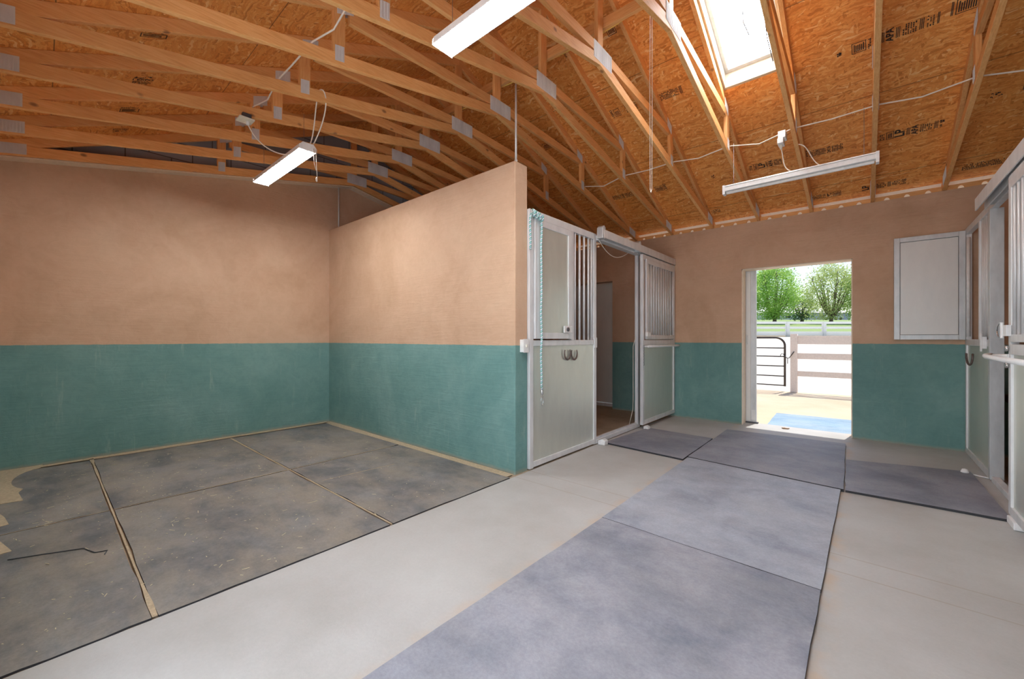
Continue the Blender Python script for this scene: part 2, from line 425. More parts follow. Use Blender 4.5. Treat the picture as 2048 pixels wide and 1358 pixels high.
# near wall behind the camera, wide doorway in the middle
m = MB()
m.box(XL-.2, -2.2, Y0-.2, Y0, -.1, 2.935); m.box(1.0, XR_WALL+.2, Y0-.2, Y0, -.1, 2.935); m.box(-2.2, 1.0, Y0-.2, Y0, 2.45, 2.935)
struct(m.build('wall_front', 'two_tone_plaster'))
struct(MB().box(XR_WALL, XR_WALL+.2, Y0, YE, -.1, 4.6).build('wall_right', 'two_tone_plaster'))
struct(MB().box(.87, XR_WALL, 2.86, 3.045, -.1, 2.9).build('wall_stall', 'two_tone_plaster'))
# roof boards: far slope has the skylight hole
def slab(m, x0, x1, y0, y1, t0=0, t1=.03):
    m.prism([(y0, zr(y0)+t0), (y1, zr(y1)+t0), (y1, zr(y1)+t1), (y0, zr(y0)+t1)], x0, x1)
XA, XB = XL-.5, XR_WALL+.4
m = MB()
slab(m, XA, HOLE[0], YR, 6.75); slab(m, HOLE[1], XB, YR, 6.75); slab(m, HOLE[0], HOLE[1], YR, HOLE[2]); slab(m, HOLE[0], HOLE[1], HOLE[3], 6.75)
ceil_far = struct(m.build('ceiling', 'oriented_strand_board'), 'strand board roof slope above the end wall')
m = MB(); slab(m, XA, XB, -.62, YR)
ceil_near = struct(m.build('ceiling', 'oriented_strand_board'), 'strand board roof slope above the camera side')
m = MB(); slab(m, XA, XB, 6.75, EAVE); slab(m, XA, XB, -1.3, -.62); struct(m.build('ceiling', 'bright_eave'), 'eave boards toned pale to brighten the vent gap')
m = MB(); slab(m, XA, HOLE[0]-.04, YR, EAVE+.03, .032, .06); slab(m, HOLE[1]+.04, XB, YR, EAVE+.03, .032, .06)
slab(m, HOLE[0]-.04, HOLE[1]+.04, YR, HOLE[2]-.04, .032, .06); slab(m, HOLE[0]-.04, HOLE[1]+.04, HOLE[3]+.04, EAVE+.03, .032, .06); slab(m, XA, XB, -1.33, YR, .032, .06)
struct(m.build('roof_covering', 'roofing'))
# skylight
x0, x1, y0, y1 = HOLE
m = MB(); t = .022
slab(m, x0, x0+t, y0, y1, -.004, .17); slab(m, x1-t, x1, y0, y1, -.004, .17); slab(m, x0+t, x1-t, y0, y0+t, -.004, .17); slab(m, x0+t, x1-t, y1-t, y1, -.004, .17)
sk = struct(m.build('window_1', 'skylight_curb'), 'skylight with white curb between two trusses')
m = MB(); slab(m, x0-.01, x1+.01, y0-.01, y1+.01, .172, .180); m.build('pane', 'skylight_glow', sk)
m = MB(); s_ = .035
slab(m, x0+t, x0+s_+t, y0+t, y1-t, .14, .168); slab(m, x1-s_-t, x1-t, y0+t, y1-t, .14, .168); slab(m, x0+t+s_, x1-t-s_, y1-s_-t, y1-t, .14, .168)
m.build('window_frame', 'galvanised_post', sk)

# trusses -----------------------------------------------------------
TH = .019; S = .61
BD, TD = .092, .0955                        # vertical depth of bottom / top chord
QR, QL = 4.85, 1.51                         # quarter points
def web(m, p, q, wd):
    p = Vector(p); q = Vector(q); d = (q-p).normalized(); n = Vector((-d.y, d.x))*wd/2
    m.prism([tuple(p+n), tuple(q+n), tuple(q-n), tuple(p-n)], -TH, TH)
def make_truss():
    r = thing('roof_truss', '', 'roof truss', (0, 0, 0))
    def chord(a, b):
        return MB().prism([(a, zb(a)), (b, zb(b)), (b, zb(b)+BD), (a, zb(a)+BD)], -TH, TH).build('bottom_chord', 'wood_along_y', r, bevel=.003)
    chord(YN, YR); chord(YR, YE+.14)
    for a, b in ((-.9, YR), (YR, EAVE-.1)):
        top = lambda y: zr(y)-.001
        if a < 0:   # tapers where it meets the bottom chord at the heel
            pts = [(a, top(a)), (YR, top(YR)), (YR, top(YR)-TD), (-.13, top(-.13)-TD), (a, top(a)-TD)]
        else: pts = [(YR, top(YR)), (b, top(b)), (b, top(b)-TD), (6.5, top(6.5)-TD), (YR, top(YR)-TD)]
        MB().prism(pts, -TH+.0005, TH-.0005).build('top_chord', 'wood_along_y', r, bevel=.003)
    MB().box(-TH+.001, TH-.001, YR-.044, YR+.044, ZK+BD-.02, ZRU-TD+.02).build('king_post', 'wood_along_z', r, bevel=.002)
    for q, s in ((QR, 1), (QL, -1)):
        zt = zr(q)-TD
        m = MB(); web(m, (YR+.05*s, ZK+BD+.035), (q-.02*s, zt+.0-.04), .086); m.build('web', 'wood_along_y', r, bevel=.002)
        MB().box(-TH+.001, TH-.001, q-.044+.06*s, q+.044+.06*s, zb(q+.06*s)+BD-.014, zr(q+.06*s)-TD+.01).build('vertical_web', 'wood_along_z', r, bevel=.002)
    def plate(pts, pitch=.0):
        m = MB()
        for sx in (-1, 1): m.prism(pts, sx*(TH+.0002), sx*(TH+.0022))
        # raised nail ribs
        ys = [p[0] for p in pts]; n = int((max(ys)-min(ys))/.018)
        lo = min(p[1] for p in pts)
        for i in range(n):
            y = min(ys)+(i+.5)*(max(ys)-min(ys))/n
            k = (y-min(ys))/(max(ys)-min(ys))
            zl = plate.lo(y)+.006; zh = plate.hi(y)-.006
            for sx in (-1, 1): m.box(sx*(TH+.002), sx*(TH+.0048), y-.003, y+.003, zl, zh)
        return m.build('gusset_plate', 'galvanised_plate', r)
    def para(ya, yb, fl, h):
        plate.lo = fl; plate.hi = h if callable(h) else (lambda y: fl(y)+h)
        if callable(h): return plate([(ya, fl(ya)), (YR, fl(YR)), (yb, fl(yb)), (yb, h(yb)), (ya, h(ya))])
        if ya < YR < yb: pts = [(ya, fl(ya)), (YR, fl(YR)), (yb, fl(yb)), (yb, fl(yb)+h), (YR, fl(YR)+h), (ya, fl(ya)+h)]
        else: pts = [(ya, fl(ya)), (yb, fl(yb)), (yb, fl(yb)+h), (ya, fl(ya)+h)]
        plate(pts)
    para(3.065, 3.385, lambda y: 3.660, lambda y: 3.808)
    for q, s in ((QR, 1), (QL, -1)):
        qq = q+.06*s
        para(qq-.035, qq+.035, lambda y: zb(y)+.03, .115)
        para(q-.08, q+.05, lambda y: zr(y)-.13, .10)
    for yc, s in ((-.15, -1), (YE-.20, 1)):
        y_a, y_b = (yc-.25, yc+.05) if s < 0 else (yc-.10, yc+.12)
        para(y_a, y_b, lambda y: zb(y)+.012, .10 if s < 0 else .11)
    return r
LAB = ['timber scissor roof truss tight against the left gable wall, farthest left',
       'second timber roof truss from the left gable wall',
       'third timber roof truss from the left gable, passing behind the small hanging strip light',
       'fourth timber roof truss from the left gable, with ivory junction box under its chord',
       'fifth timber roof truss from left, holding the looped cord of the small strip light',
       'sixth timber roof truss from the left, crossing above the partition wall',
       'seventh timber roof truss, grey joint plate just right of the large lit strip light',
       'eighth timber roof truss, pale lit by the skylight, two bays left of it',
       'ninth timber roof truss, brightly lit plate, running along the left side of the skylight',
       'timber roof truss crossing in front of the skylight, with white outlet box',
       'timber roof truss between skylight and right stall, end of unlit strip light under it',
       'timber roof truss farthest right, above the white shutter and right stall']
t0 = make_truss(); trusses = []
for i in range(12):
    o = t0 if i == 0 else copy_tree(t0)
    o.location = (X1+S*i, 0, 0); o['label'] = LAB[i]; o['group'] = 'scissor trusses across the roof'; trusses.append(o)
for c in t0.children: pass

# blocking with half round vent holes on top of the end wall, one per bay
for i in range(-1, 13):
    xa = X1+S*i+TH+.002; xb = xa+S-2*TH-.004; zt, zb_ = 2.988, 2.936
    if xa < XL: xa = XL
    pts = [(xa, zt), (xa, zb_)]
    for k in range(3):
        cx_ = xa+(xb-xa)*(.19+.31*k)
        for a in range(9):
            t = math.pi-math.pi*a/8; pts.append((cx_+.027*math.cos(t), zb_+.001+.036*math.sin(t)))
    pts += [(xb, zb_), (xb, zt)]
    struct(MB().prism(pts, 6.705, 6.735, 'Y').build('trim_3', 'wood_along_x'), 'wood blocking with vent holes under the eave')

# printed grade stamps on the roof boards ----------------------------
def text_mesh(txt, size):
    cu = bpy.data.curves.new('t', 'FONT'); cu.body = txt; cu.size = size; cu.align_x = 'CENTER'; cu.align_y = 'CENTER'; cu.offset = size*.03
    ob = bpy.data.objects.new('t', cu); SC.collection.objects.link(ob)
    dg = bpy.context.evaluated_depsgraph_get(); me = bpy.data.meshes.new_from_object(ob.evaluated_get(dg))
    bpy.data.objects.remove(ob); bpy.data.curves.remove(cu); return me
TXT = {k: text_mesh(k, 1.0) for k in ('APA', 'LP', '1 EXPO', '24/16', '7/16')}
def stamp(parent, side, x, y, items, h=.10):
    """items laid along X; each reads up the slope. side 1 = far slope, -1 = near slope"""
    bm = bmesh.new()
    up = Vector((0, -side, KT)).normalized(); ux = Vector((-side, 0, 0)); nrm = up.cross(ux)
    off = 0.0
    for it in items:
        kind, wd = it
        cx_ = x+off+wd/2
        c = Vector((cx_, y, zr(y)-.0022)) 
        if kind in TXT:
            me = TXT[kind]; n0 = len(bm.verts); sz = wd*1.5
            vs = []
            for v in me.vertices: vs.append(bm.verts.new(c+up*v.co.x*sz+ux*v.co.y*sz))
            for p in me.polygons:
                try: bm.faces.new([vs[j] for j in p.vertices])
                except ValueError: pass
        else:
            def bar(cx0, w_, a, b_):
                q = [Vector((cx0-w_/2, y, zr(y)-.0022)), Vector((cx0+w_/2, y, zr(y)-.0022))]
                bm.faces.new([bm.verts.new(p) for p in (q[0]+up*a, q[1]+up*a, q[1]+up*b_, q[0]+up*b_)])
            rnd = random.Random(int(cx_*1000)+int(y*77))
            if kind == 'bars':
                n = max(2, int(wd/.009))
                for k in range(n): bar(x+off+(k+.5)*wd/n, .0052, -h/2, h/2*rnd.choice((1, .9, 1)))
            elif kind == 'lines':
                n = max(2, int(wd/.013))
                for k in range(n):
                    a = -h/2
                    while a < h/2-.01:
                        l_ = rnd.uniform(.005, .018)
                        if rnd.random() < .8: bar(x+off+(k+.5)*wd/n, .0085, a, min(a+l_, h/2))
                        a += l_+.004
            elif kind == 'frame':
                for k in (0, 1): bar(x+off+.003+k*(wd-.006), .005, -h/2, h/2)
                for sgn in (-1, 1): bar(cx_, wd, sgn*h/2-.003, sgn*h/2+.003)
                n = int((wd-.02)/.013)
                for k in range(n): bar(x+off+.012+(k+.5)*(wd-.024)/n, .0075, -h/2+.012, h/2*rnd.uniform(.4, .8))
            elif kind == 'blot':
                for k in range(14):
                    a = rnd.uniform(-h/2, h/2*.6); bar(cx_+rnd.uniform(-wd/2, wd/2)*.8, rnd.uniform(.004, .016), a, a+rnd.uniform(.004, .02))
        off += wd+.012
    me = bpy.data.meshes.new('grade_stamp'); bm.to_mesh(me); bm.free(); me.materials.append(MATS['stamp_ink'])
    o = bpy.data.objects.new('grade_stamp', me); SC.collection.objects.link(o); o.parent = parent
    return o
row = [('bars', .03), ('APA', .045), ('bars', .03), ('lines', .09), ('bars', .03), ('lines', .05), ('bars', .015)]
F, N = ceil_far, ceil_near
for ob in (F, N): ob['label'] = ob['label']
ft = (.0,)
stamp(F, 1, .07+.03, 4.77, row); stamp(F, 1, -.09, 4.78, [('frame', .10), ('lines', .02)]); stamp(F, 1, .52, 4.74, [('bars', .015), ('frame', .14)], .12)
stamp(F, 1, -.20, 4.79, [('blot', .04)], .04)
stamp(F, 1, -.60, 5.86, [('frame', .05), ('1 EXPO', .03), ('lines', .16), ('24/16', .03), ('lines', .10)])
stamp(F, 1, .12, 5.87, [('lines', .04), ('frame', .06), ('LP', .07), ('bars', .03), ('APA', .045), ('lines', .09), ('bars', .03), ('blot', .03)])
stamp(F, 1, -1.10, 5.86, [('7/16', .03), ('frame', .05), ('LP', .06), ('bars', .02), ('APA', .04), ('lines', .08)])
stamp(F, 1, -1.78, 4.54, [('bars', .03), ('lines', .20), ('bars', .03)]); stamp(F, 1, -2.32, 4.52, [('1 EXPO', .025), ('frame', .07)])
stamp(F, 1, -2.14, 4.52, [('lines', .14)]); stamp(F, 1, -1.95, 3.68, [('frame', .09)], .12); stamp(F, 1, -2.45, 3.66, [('frame', .10), ('lines', .04)], .12)
stamp(F, 1, -2.95, 5.80, [('lines', .14), ('bars', .03), ('lines', .16)]); stamp(F, 1, -2.3, 5.83, [('frame', .12), ('1 EXPO', .03)]); stamp(F, 1, -1.55, 5.85, [('blot', .05)], .08)
stamp(F, 1, .86, 5.69, [('blot', .10)], .07); stamp(F, 1, 1.06, 5.66, [('frame', .16)]); stamp(F, 1, -.02, 6.60, [('LP', .06), ('lines', .14), ('bars', .03), ('lines', .12)], .09)
stamp(F, 1, .80, 6.56, [('lines', .30)], .09); stamp(F, 1, -.52, 6.60, [('lines', .14), ('blot', .05), ('frame', .08)], .08); stamp(F, 1, -1.72, 6.5, [('lines', .12)], .08)
stamp(F, 1, -4.1, 6.3, [('lines', .2)]); stamp(F, 1, -3.4, 4.6, [('frame', .12), ('lines', .12)])
stamp(N, -1, -3.86, .52, [('frame', .055), ('blot', .04)], .15); stamp(N, -1, -3.46, .52, [('bars', .02), ('lines', .08)], .17)
stamp(N, -1, -4.68, .55, [('lines', .07), ('1 EXPO', .03), ('blot', .04)], .13); stamp(N, -1, -5.32, .54, [('frame', .08), ('lines', .03)], .14)
stamp(N, -1, -5.9, .53, [('blot', .05), ('lines', .05)], .13); stamp(N, -1, -3.0, .9, [('frame', .1)], .12)

# long brace running over the trusses behind the king posts
m = MB(); m.box(-6.1, .9, YR+.060, YR+.098, 4.00, 4.089)
tag(m.build('ridge_brace', 'wood_along_x', bevel=.002), 'long timber brace nailed across the king posts below the ridge', 'brace')
pts = [(-5.9+i*.12, YR+.112+.006*math.sin(i*1.3), 3.99+.012*math.sin(i*.9)+.02) for i in range(58)]
tag(MB().tube(pts, .0065, 8).build('yellow_cable', 'yellow_cable'), 'yellow electric cable lying along the timber ridge brace', 'cable')

# strip lights -------------------------------------------------------
def strip_light(name, label, x0, x1, y, z, lit, drop, wd=.155, rz=0, tilt=0, group='fluorescent strip lights'):
    cx_ = (x0+x1)/2; L = (x1-x0)/2
    r = thing(name, label, 'strip light', (cx_, y, z), group, rz); r.rotation_euler.y = tilt
    h = wd/2
    if lit:
        prof = [(-h, .0), (-h+.004, .0), (-h+.012, .030), (-.022, .034), (-.014, .006), (.014, .006), (.022, .034), (h-.012, .030), (h-.004, 0), (h, 0), (h-.006, .042), (.035, .06), (-.035, .06), (-h+.006, .042)]
        MB().prism(prof, -L+.004, L-.004).build('housing', 'white_enamel', r)
        for s in (-1, 1):
            MB().lathe([(.016, -L+.02), (.018, -L+.03), (.018, L-.03), (.016, L-.02)], (0, s*h*.50, .012), 16, 'X').build('tube', 'lit_tube', r)
        for s in (-1, 1):
            MB().prism([(-h, -.006), (h, -.006), (h, .03), (h-.03, .064), (-h+.03, .064), (-h, .03)], s*L-.004*(s > 0)-.0, s*L+(.004 if s < 0 else 0)+(.006*s)).build('end_cap', 'white_enamel', r, bevel=.002)
    else:
        prof = [(-.033, 0), (.033, 0), (.033, .045), (-.033, .045)]
        MB().prism(prof, -L, L).build('housing', 'white_enamel', r, bevel=.003)
        MB().prism([(-.036, .047), (.036, .047), (.030, .060), (-.030, .060)], -L, L).build('reflector', 'white_enamel', r)
        MB().lathe([(.012, -L+.02), (.0135, -L+.03), (.0135, L-.03), (.012, L-.02)], (0, -.0, -.016), 14, 'X').build('tube', 'white_plastic', r)
        for s in (-1, 1): MB().box(s*L-.012, s*L+.012, -.036, .036, -.032, .064).build('end_cap', 'white_enamel', r, bevel=.002)
    for s in (-1, 1):
        a = Vector((s*(L-.09), 0, .05)); zt = drop
        m = MB(); m.tube([(a.x, -.04, .055), (a.x, 0, .12), (a.x, 0, zt)], .0016, 6); m.tube([(a.x, .04, .055), (a.x, 0, .12)], .0016, 6)
        m.build('hanging_wire', 'chain_steel', r)
    return r
LB = strip_light('strip_light', 'small lit white strip light hanging above the open stall by the gable wall', -5.055, -3.835, 1.585, 2.975, True, .36)
LA = strip_light('strip_light', 'large lit white strip light nearest the camera at top centre', -1.93, -.71, 1.585, 3.0, True, .33)
LC = strip_light('strip_light', 'thin unlit white strip light below the skylight near the end wall', -1.14, .085, 4.80, 2.83, False, .50)
# cords of the small light
def X_at(x, yb_, zb2): return (x, yb_, zb2)
m = MB()
m.tube(bez((-4.20, 1.21, 3.19), (-4.30, 1.36, 2.98), (-4.05, 1.55, 2.93), (-3.93, 1.62, 3.03), 18), .0055, 8)
m.tube(bez((-3.93, 1.62, 3.03), (-3.85, 1.66, 3.12), (-3.75, 1.60, 3.33), (-3.60, 1.58, 3.42), 14), .0055, 8)
m.tube(bez((-3.60, 1.58, 3.42), (-3.52, 1.60, 3.46), (-3.54, 1.68, 3.30), (-3.88, 1.64, 3.04), 16), .0055, 8)
tag(m.build('power_cord', 'white_cable'), 'white power cord looping from junction box to the small strip light', 'cord')
m = MB(); m.tube([(-3.80, 1.64, 2.99), (-3.80, 1.645, 2.85), (-3.795, 1.65, 2.72)], .003, 6); m.tube([(-3.80, 1.62, 2.99), (-3.80, 1.625, 2.86), (-3.797, 1.64, 2.80)], .003, 6)
m.lathe([(.004, -.02), (.008, -.01), (.008, .01), (.004, .02)], (-3.796, 1.645, 2.715), 10)
pc = m.build('pull_cord', 'white_cable', LB); pc.matrix_parent_inverse = Matrix.Translation(-LB.location)
# junction box under the fourth truss
r = thing('junction_box', 'ivory junction box under the truss left of the small strip light', 'electrical box', (-4.2, 1.19, 3.212))
MB().box(-.055, .055, -.035, .035, .012, .05).build('box', 'dark_grey_iron', r, bevel=.003)
MB().box(-.06, .06, -.06, .06, .0, .012).build('cover_plate', 'ivory_plastic', r, bevel=.002)
MB().lathe([(.012, -.03), (.016, -.005), (.016, 0)], (0, .02, 0), 12).build('plug', 'white_plastic', r)
# outlet on the truss in front of the skylight
r = thing('outlet_box', 'white outlet box with plug on the truss in front of the skylight', 'electrical box', (-.60, 4.78, 3.20))
MB().box(-.045, .018, -.055, .055, .02, .09).build('box', 'white_plastic', r, bevel=.003)
MB().box(-.05, .0, -.06, .06, -.03, .02).build('cover_plate', 'white_plastic', r, bevel=.004)
MB().lathe([(.010, -.05), (.014, -.02), (.014, -.0)], (-.025, 0, -.02), 12).build('plug', 'ivory_plastic', r)
m = MB(); m.tube(bez((-.625, 4.78, 3.14), (-.60, 4.79, 3.02), (-.62, 4.8, 2.95), (-.55, 4.8, 2.90), 12), .005, 8)
tag(m.build('power_cord', 'white_cable'), 'short white cord from outlet box down to the unlit strip light', 'cord')
# white cables running across the trusses
m = MB(); pts = []
for i in range(6):
    xa = X1+S*(3+i)
    pts += [(xa-.03, 1.25, zb(1.25)+BD+.01), (xa+.03, 1.25, zb(1.25)+BD+.01)]
    pts += [(xa+S/2, 1.25+.02*(-1)**i, zb(1.25)+BD-.03)]
tag(MB().tube(pts, .006, 8).build('ceiling_cable', 'white_cable'), 'white cable slung over the chords left of the large strip light', 'cable')
pts = []
for i in range(5, 13):
    xa = X1+S*i
    pts += [(xa-.03, 4.98, zb(4.98)+BD+.012), (xa+.03, 4.98, zb(4.98)+BD+.012), (xa+.3, 4.98, zb(4.98)+BD-.025*(i % 3))]
tag(MB().tube(pts, .0065, 8).build('ceiling_cable', 'white_cable'), 'white cable slung over the chords below the skylight', 'cable')
m = MB(); m.tube(bez((-.50, 4.95, 3.2), (-.40, 4.98, 3.18), (-.42, 5.0, 2.98), (-.28, 4.9, 2.9), 12), .005, 8)
tag(m.build('cable_tail', 'white_cable'), 'loose white cable tail above the middle of the unlit strip light', 'cable')
# loop string hanging from the ridge
m = MB()
for s in (-1, 1): m.tube([(-1.297+.006*s, 3.2, 4.25), (-1.297+.010*s, 3.2, 3.3), (-1.297+.007*s, 3.2, 2.46)], .0022, 6)
m.tube([(-1.304, 3.2, 2.46), (-1.297, 3.2, 2.43), (-1.290, 3.2, 2.46)], .004, 6)
tag(m.build('pull_string', 'white_cable'), 'long thin looped string hanging in mid air left of the skylight', 'string')
# wires dangling in front of skylight
m = MB(); m.tube([(-.80, 3.9, 4.35), (-.79, 3.95, 3.98), (-.755, 4.0, 3.88)], .004, 6); m.tube([(-.66, 3.95, 4.2), (-.65, 4.2, 3.9), (-.63, 4.35, 3.78)], .004, 6)
tag(m.build('dangling_wire', 'dark_grey_iron'), 'two loose wires dangling in front of the skylight', 'wire')
# conduits
def conduit(label, x, y, z0, z1, straps=()):
    r = thing('conduit', label, 'conduit', (x, y, z0))
    MB().tube([(0, 0, 0), (0, 0, z1-z0)], .010, 12).build('pipe', 'pale_aluminium', r)
    MB().lathe([(.013, 0), (.015, .01), (.015, .04), (.013, .05)], (0, 0, 0), 12).build('coupling', 'galvanised_plate', r)
    return r
conduit('thin vertical metal conduit rising from the free end of the partition wall', -2.508, 2.95, 2.909, 3.70)
conduit('thin vertical metal conduit on the gable wall rising from the partition top', -6.150, 3.00, 2.909, 3.62)

# ------------------------------------------------------------------ left stall front
def bars(parent, X, ys, z0, z1, r=.011):
    for y in ys: MB().tube([(X, y, z0), (X, y, z1)], r, 12).build('bar', 'pale_aluminium', parent)
def frame_bm(X0, X1_, y0, y1, z0, z1, wy, wz):
    m = MB(); m.box(X0, X1_, y0, y0+wy, z0, z1); m.box(X0, X1_, y1-wy, y1, z0, z1)
    m.box(X0, X1_, y0+wy, y1-wy, z0, z0+wz); m.box(X0, X1_, y0+wy, y1-wy, z1-wz, z1); return m
f = thing('stall_grille', 'fixed silver stall front panel beside the partition wall, horseshoes on it', 'stall panel', (XF, 3.05, 0))
fx0, fx1 = XF-.045, XF
m = MB()
m.box(fx0, fx1, 3.05, 3.108, 0.004, 2.505); m.box(fx0, fx1, 4.272, 4.33, 0.004, 2.505)
m.box(fx0, fx1, 3.108, 4.272, 2.432, 2.505); m.box(fx0, fx1, 3.108, 4.272, .012, .066); m.box(fx0, fx1, 3.108, 4.272, 1.185, 1.242)
m.box(fx0, fx1, 3.785, 3.835, 1.242, 2.432)
m.build('frame', 'pale_aluminium', f, bevel=.003)
MB().box(XF-.030, XF-.012, 3.108, 4.272, .066, 1.185).build('lower_panel', 'brushed_sheet', f)
bars(f, XF-.022, [3.885+.0975*i for i in range(4)]+[4.262-.02], 1.242, 2.432, .013)
wd_ = frame_bm(XF-.012, XF+.016, 3.118, 3.778, 1.255, 2.424, .072, .062).build('window_door', 'pale_aluminium', f, bevel=.003)
MB().box(XF-.006, XF+.004, 3.19, 3.706, 1.317, 2.362).build('window_sheet', 'brushed_sheet', wd_)
m = MB(); m.box(XF+.016, XF+.030, 3.60, 3.76, 1.318, 1.392)
lt = m.build('latch', 'white_enamel', f, bevel=.006); MB().lathe([(.0, 0), (.022, .0), (.022, .010), (.014, .014), (.0, .014)], (XF+.030, 3.665, 1.355), 20, 'X').build('latch_knob', 'dark_grey_iron', lt)
MB().box(XF, XF+.012, 4.276, 4.326, 1.15, 1.27).build('hinge', 'pale_aluminium', f, bevel=.002)
rel(f)
for c in f.children:
    for g in c.children: pass
# sill and track
m = MB(); m.box(XF-.045, XF+.005, 4.33, 5.50, 0.003, .05); m.box(XF-.045, XF-.012, 4.33, 5.50, .05, .072)
tag(m.build('door_sill', 'pale_aluminium', bevel=.003), 'silver metal sill across the left stall doorway', 'sill')
tag(MB().box(XF-.045, XF+.0, 5.50, 5.57, .003, 2.45).build('door_post', 'pale_aluminium', bevel=.003), 'silver post behind the left sliding stall door edge', 'post')
t = thing('door_track', 'silver sliding door track above the left stall doorway', 'door track', (-2.33, 4.2, 2.42))
m = MB(); m.prism([(-2.375, 2.44), (-2.365, 2.44), (-2.365, 2.52), (-2.315, 2.52), (-2.315, 2.44), (-2.300, 2.44), (-2.300, 2.535), (-2.375, 2.535)], 4.30, 6.68, 'Y')
m.build('rail', 'pale_aluminium', t, bevel=.002)
m = MB(); m.box(-2.46, -2.375, 4.33, 5.6, 2.43, 2.49); m.build('header', 'pale_aluminium', t, bevel=.003)
for y in (4.29, 5.30): MB().prism([(y-.02, 2.43), (y+.05, 2.43), (y+.05, 2.56), (y+.02, 2.585), (y-.02, 2.56)], -2.382, -2.302).build('bracket', 'galvanised_post', t, bevel=.006)
rel(t)
d = thing('sliding_stall_door', 'silver sliding stall door with eleven bars, open against the end wall', 'stall door', (-2.33, 6.05, .06))
a, b_ = -2.352, -2.312
m = frame_bm(a, b_, 5.42, 6.675, .062, 2.425, .052, .06); m.box(a, b_, 5.47, 6.625, 1.165, 1.235); m.build('frame', 'pale_aluminium', d, bevel=.003)
g = frame_bm(b_-.02, b_+.008, 5.535, 6.655, 1.25, 2.372, .055, .058).build('bar_window', 'pale_aluminium', d, bevel=.003)
for i in range(11): MB().tube([(b_-.006, 5.63+.0945*i, 1.30), (b_-.006, 5.63+.0945*i, 2.33)], .011, 12).build('bar', 'pale_aluminium', g)
MB().box(a+.012, a+.026, 5.47, 6.625, .12, 1.17).build('lower_panel', 'brushed_sheet', d)
MB().box(a+.010, a+.014, 5.56, 6.60, 1.24, 2.36).build('back_screen', 'white_sheet', d)
m = MB(); m.tube([(-2.225, 5.40, 1.150), (-2.205, 5.6, 1.150), (-2.205, 6.4, 1.150), (-2.225, 6.60, 1.150)], .017, 14); m.tube([(-2.235, 5.46, 1.15), (b_, 5.46, 1.15)], .012, 10); m.tube([(-2.225, 6.58, 1.15), (b_, 6.58, 1.15)], .012, 10)
m.build('handle_bar', 'white_enamel', d)
MB().box(b_, b_+.035, 5.50, 5.62, 1.285, 1.345).build('latch', 'white_enamel', d, bevel=.006)
m = MB()
for i in range(14): m.tube([(b_+.008+.004*math.cos(k*math.pi/4)*(i % 2), 5.445+.008*math.sin(k*math.pi/4)*(1 if i % 2 else .5), 1.155-.02*i+.012*math.cos(k*math.pi/4)) for k in range(9)], .002, 6, False)
m.build('chain', 'chain_steel', d)
rel(d)
m = MB(); m.prism([(-2.39, .003), (-2.30, .003), (-2.30, .055), (-2.335, .075), (-2.39, .05)], 4.31, 4.39, 'Y')
tag(m.build('door_guide', 'white_enamel', bevel=.005), 'small white floor guide at the near corner of the left stall doorway', 'door guide')
m = MB(); m.prism([(-2.305, .003), (-2.235, .003), (-2.235, .045), (-2.27, .062), (-2.305, .05)], 5.42, 5.49, 'Y')
tag(m.build('door_guide', 'white_enamel', bevel=.005), 'small white floor guide under the left sliding stall door', 'door guide')
# horseshoes
def horseshoe(label, X, y, z, sc=1, sgn=1, plane='X', off=0):
    pts = []
    for i in range(21):
        t = math.pi*(-.12)+ -math.pi*(.76)*i/20*1.0
        ang = math.radians(-245*(i/20)+32.5)
        u = .058*math.cos(ang)*sc; v = .068*math.sin(ang)*sc
        pts.append((X+off, y+u, z+v))
    m = MB(); m.tube(pts, [.006+.004*math.sin(math.pi*i/20) for i in range(21)], 8)
    for s in (.0, 1.0): pass
    return tag(m.build('horseshoe', 'rusty_iron'), label, 'horseshoe')
horseshoe('grey iron horseshoe, left of the pair on the silver stall panel', XF+.003, 3.70, 1.10)
horseshoe('rusty brown horseshoe, right of the pair on the silver stall panel', XF+.003, 3.835, 1.095)
# screws on the panel
for y, z in ((3.56, .925), (3.80, .93), (3.84, .928)): pass
# lead rope
m = MB()
X = XF+.030
m.tube([(X, 3.20, 2.44)]+[(X+.002*math.sin(i), 3.195+.004*math.sin(i*.7), 2.44-.0565*i) for i in range(1, 30)]+[(X, 3.205, .76)], .0115, 10, True, True)
m.tube([(X+.004, 3.015, 2.10)]+[(X+.004, 3.015+.004*math.sin(i), 2.10+.05*i) for i in range(1, 7)]+[(X+.006, 3.03, 2.45)], .0115, 10, True, True)
kn = [(X+.012+.022*math.sin(t*.9), 3.04+.16*t/26, 2.455-.012*t/26*2+.026*math.cos(t*.9)) for t in range(27)]
m.tube(kn, .0115, 10, True, True); m.tube([(x_, y_+.004, z_-.004) for x_, y_, z_ in kn[4:22]][::-1], .0115, 10, True, True)
rp = tag(m.build('lead_rope', 'twisted_rope'), 'teal and white twisted lead rope knotted on the stall front corner', 'rope')
m = MB(); m.lathe([(.008, -.03), (.012, -.02), (.012, .02), (.008, .03)], (X, 3.205, .735), 12)
m.tube([(X+.002, 3.205+.018*math.sin(k*math.pi/6), .65+.05*math.cos(k*math.pi/6)) for k in range(12)], .004, 8)
m.build('snap_hook', 'nickel', rp)
# light switch on the partition end
s_ = thing('light_switch', 'white light switch box on the end of the partition wall', 'switch', (-2.443, 2.965, 1.19))
MB().box(0, .045, -.036, .036, -.06, .06).build('box', 'white_plastic', s_, bevel=.004); MB().box(.045, .050, -.04, .04, -.064, .064).build('cover_plate', 'white_plastic', s_, bevel=.003); MB().box(.05, .06, -.006, .006, -.012, .012).build('toggle', 'ivory_plastic', s_)
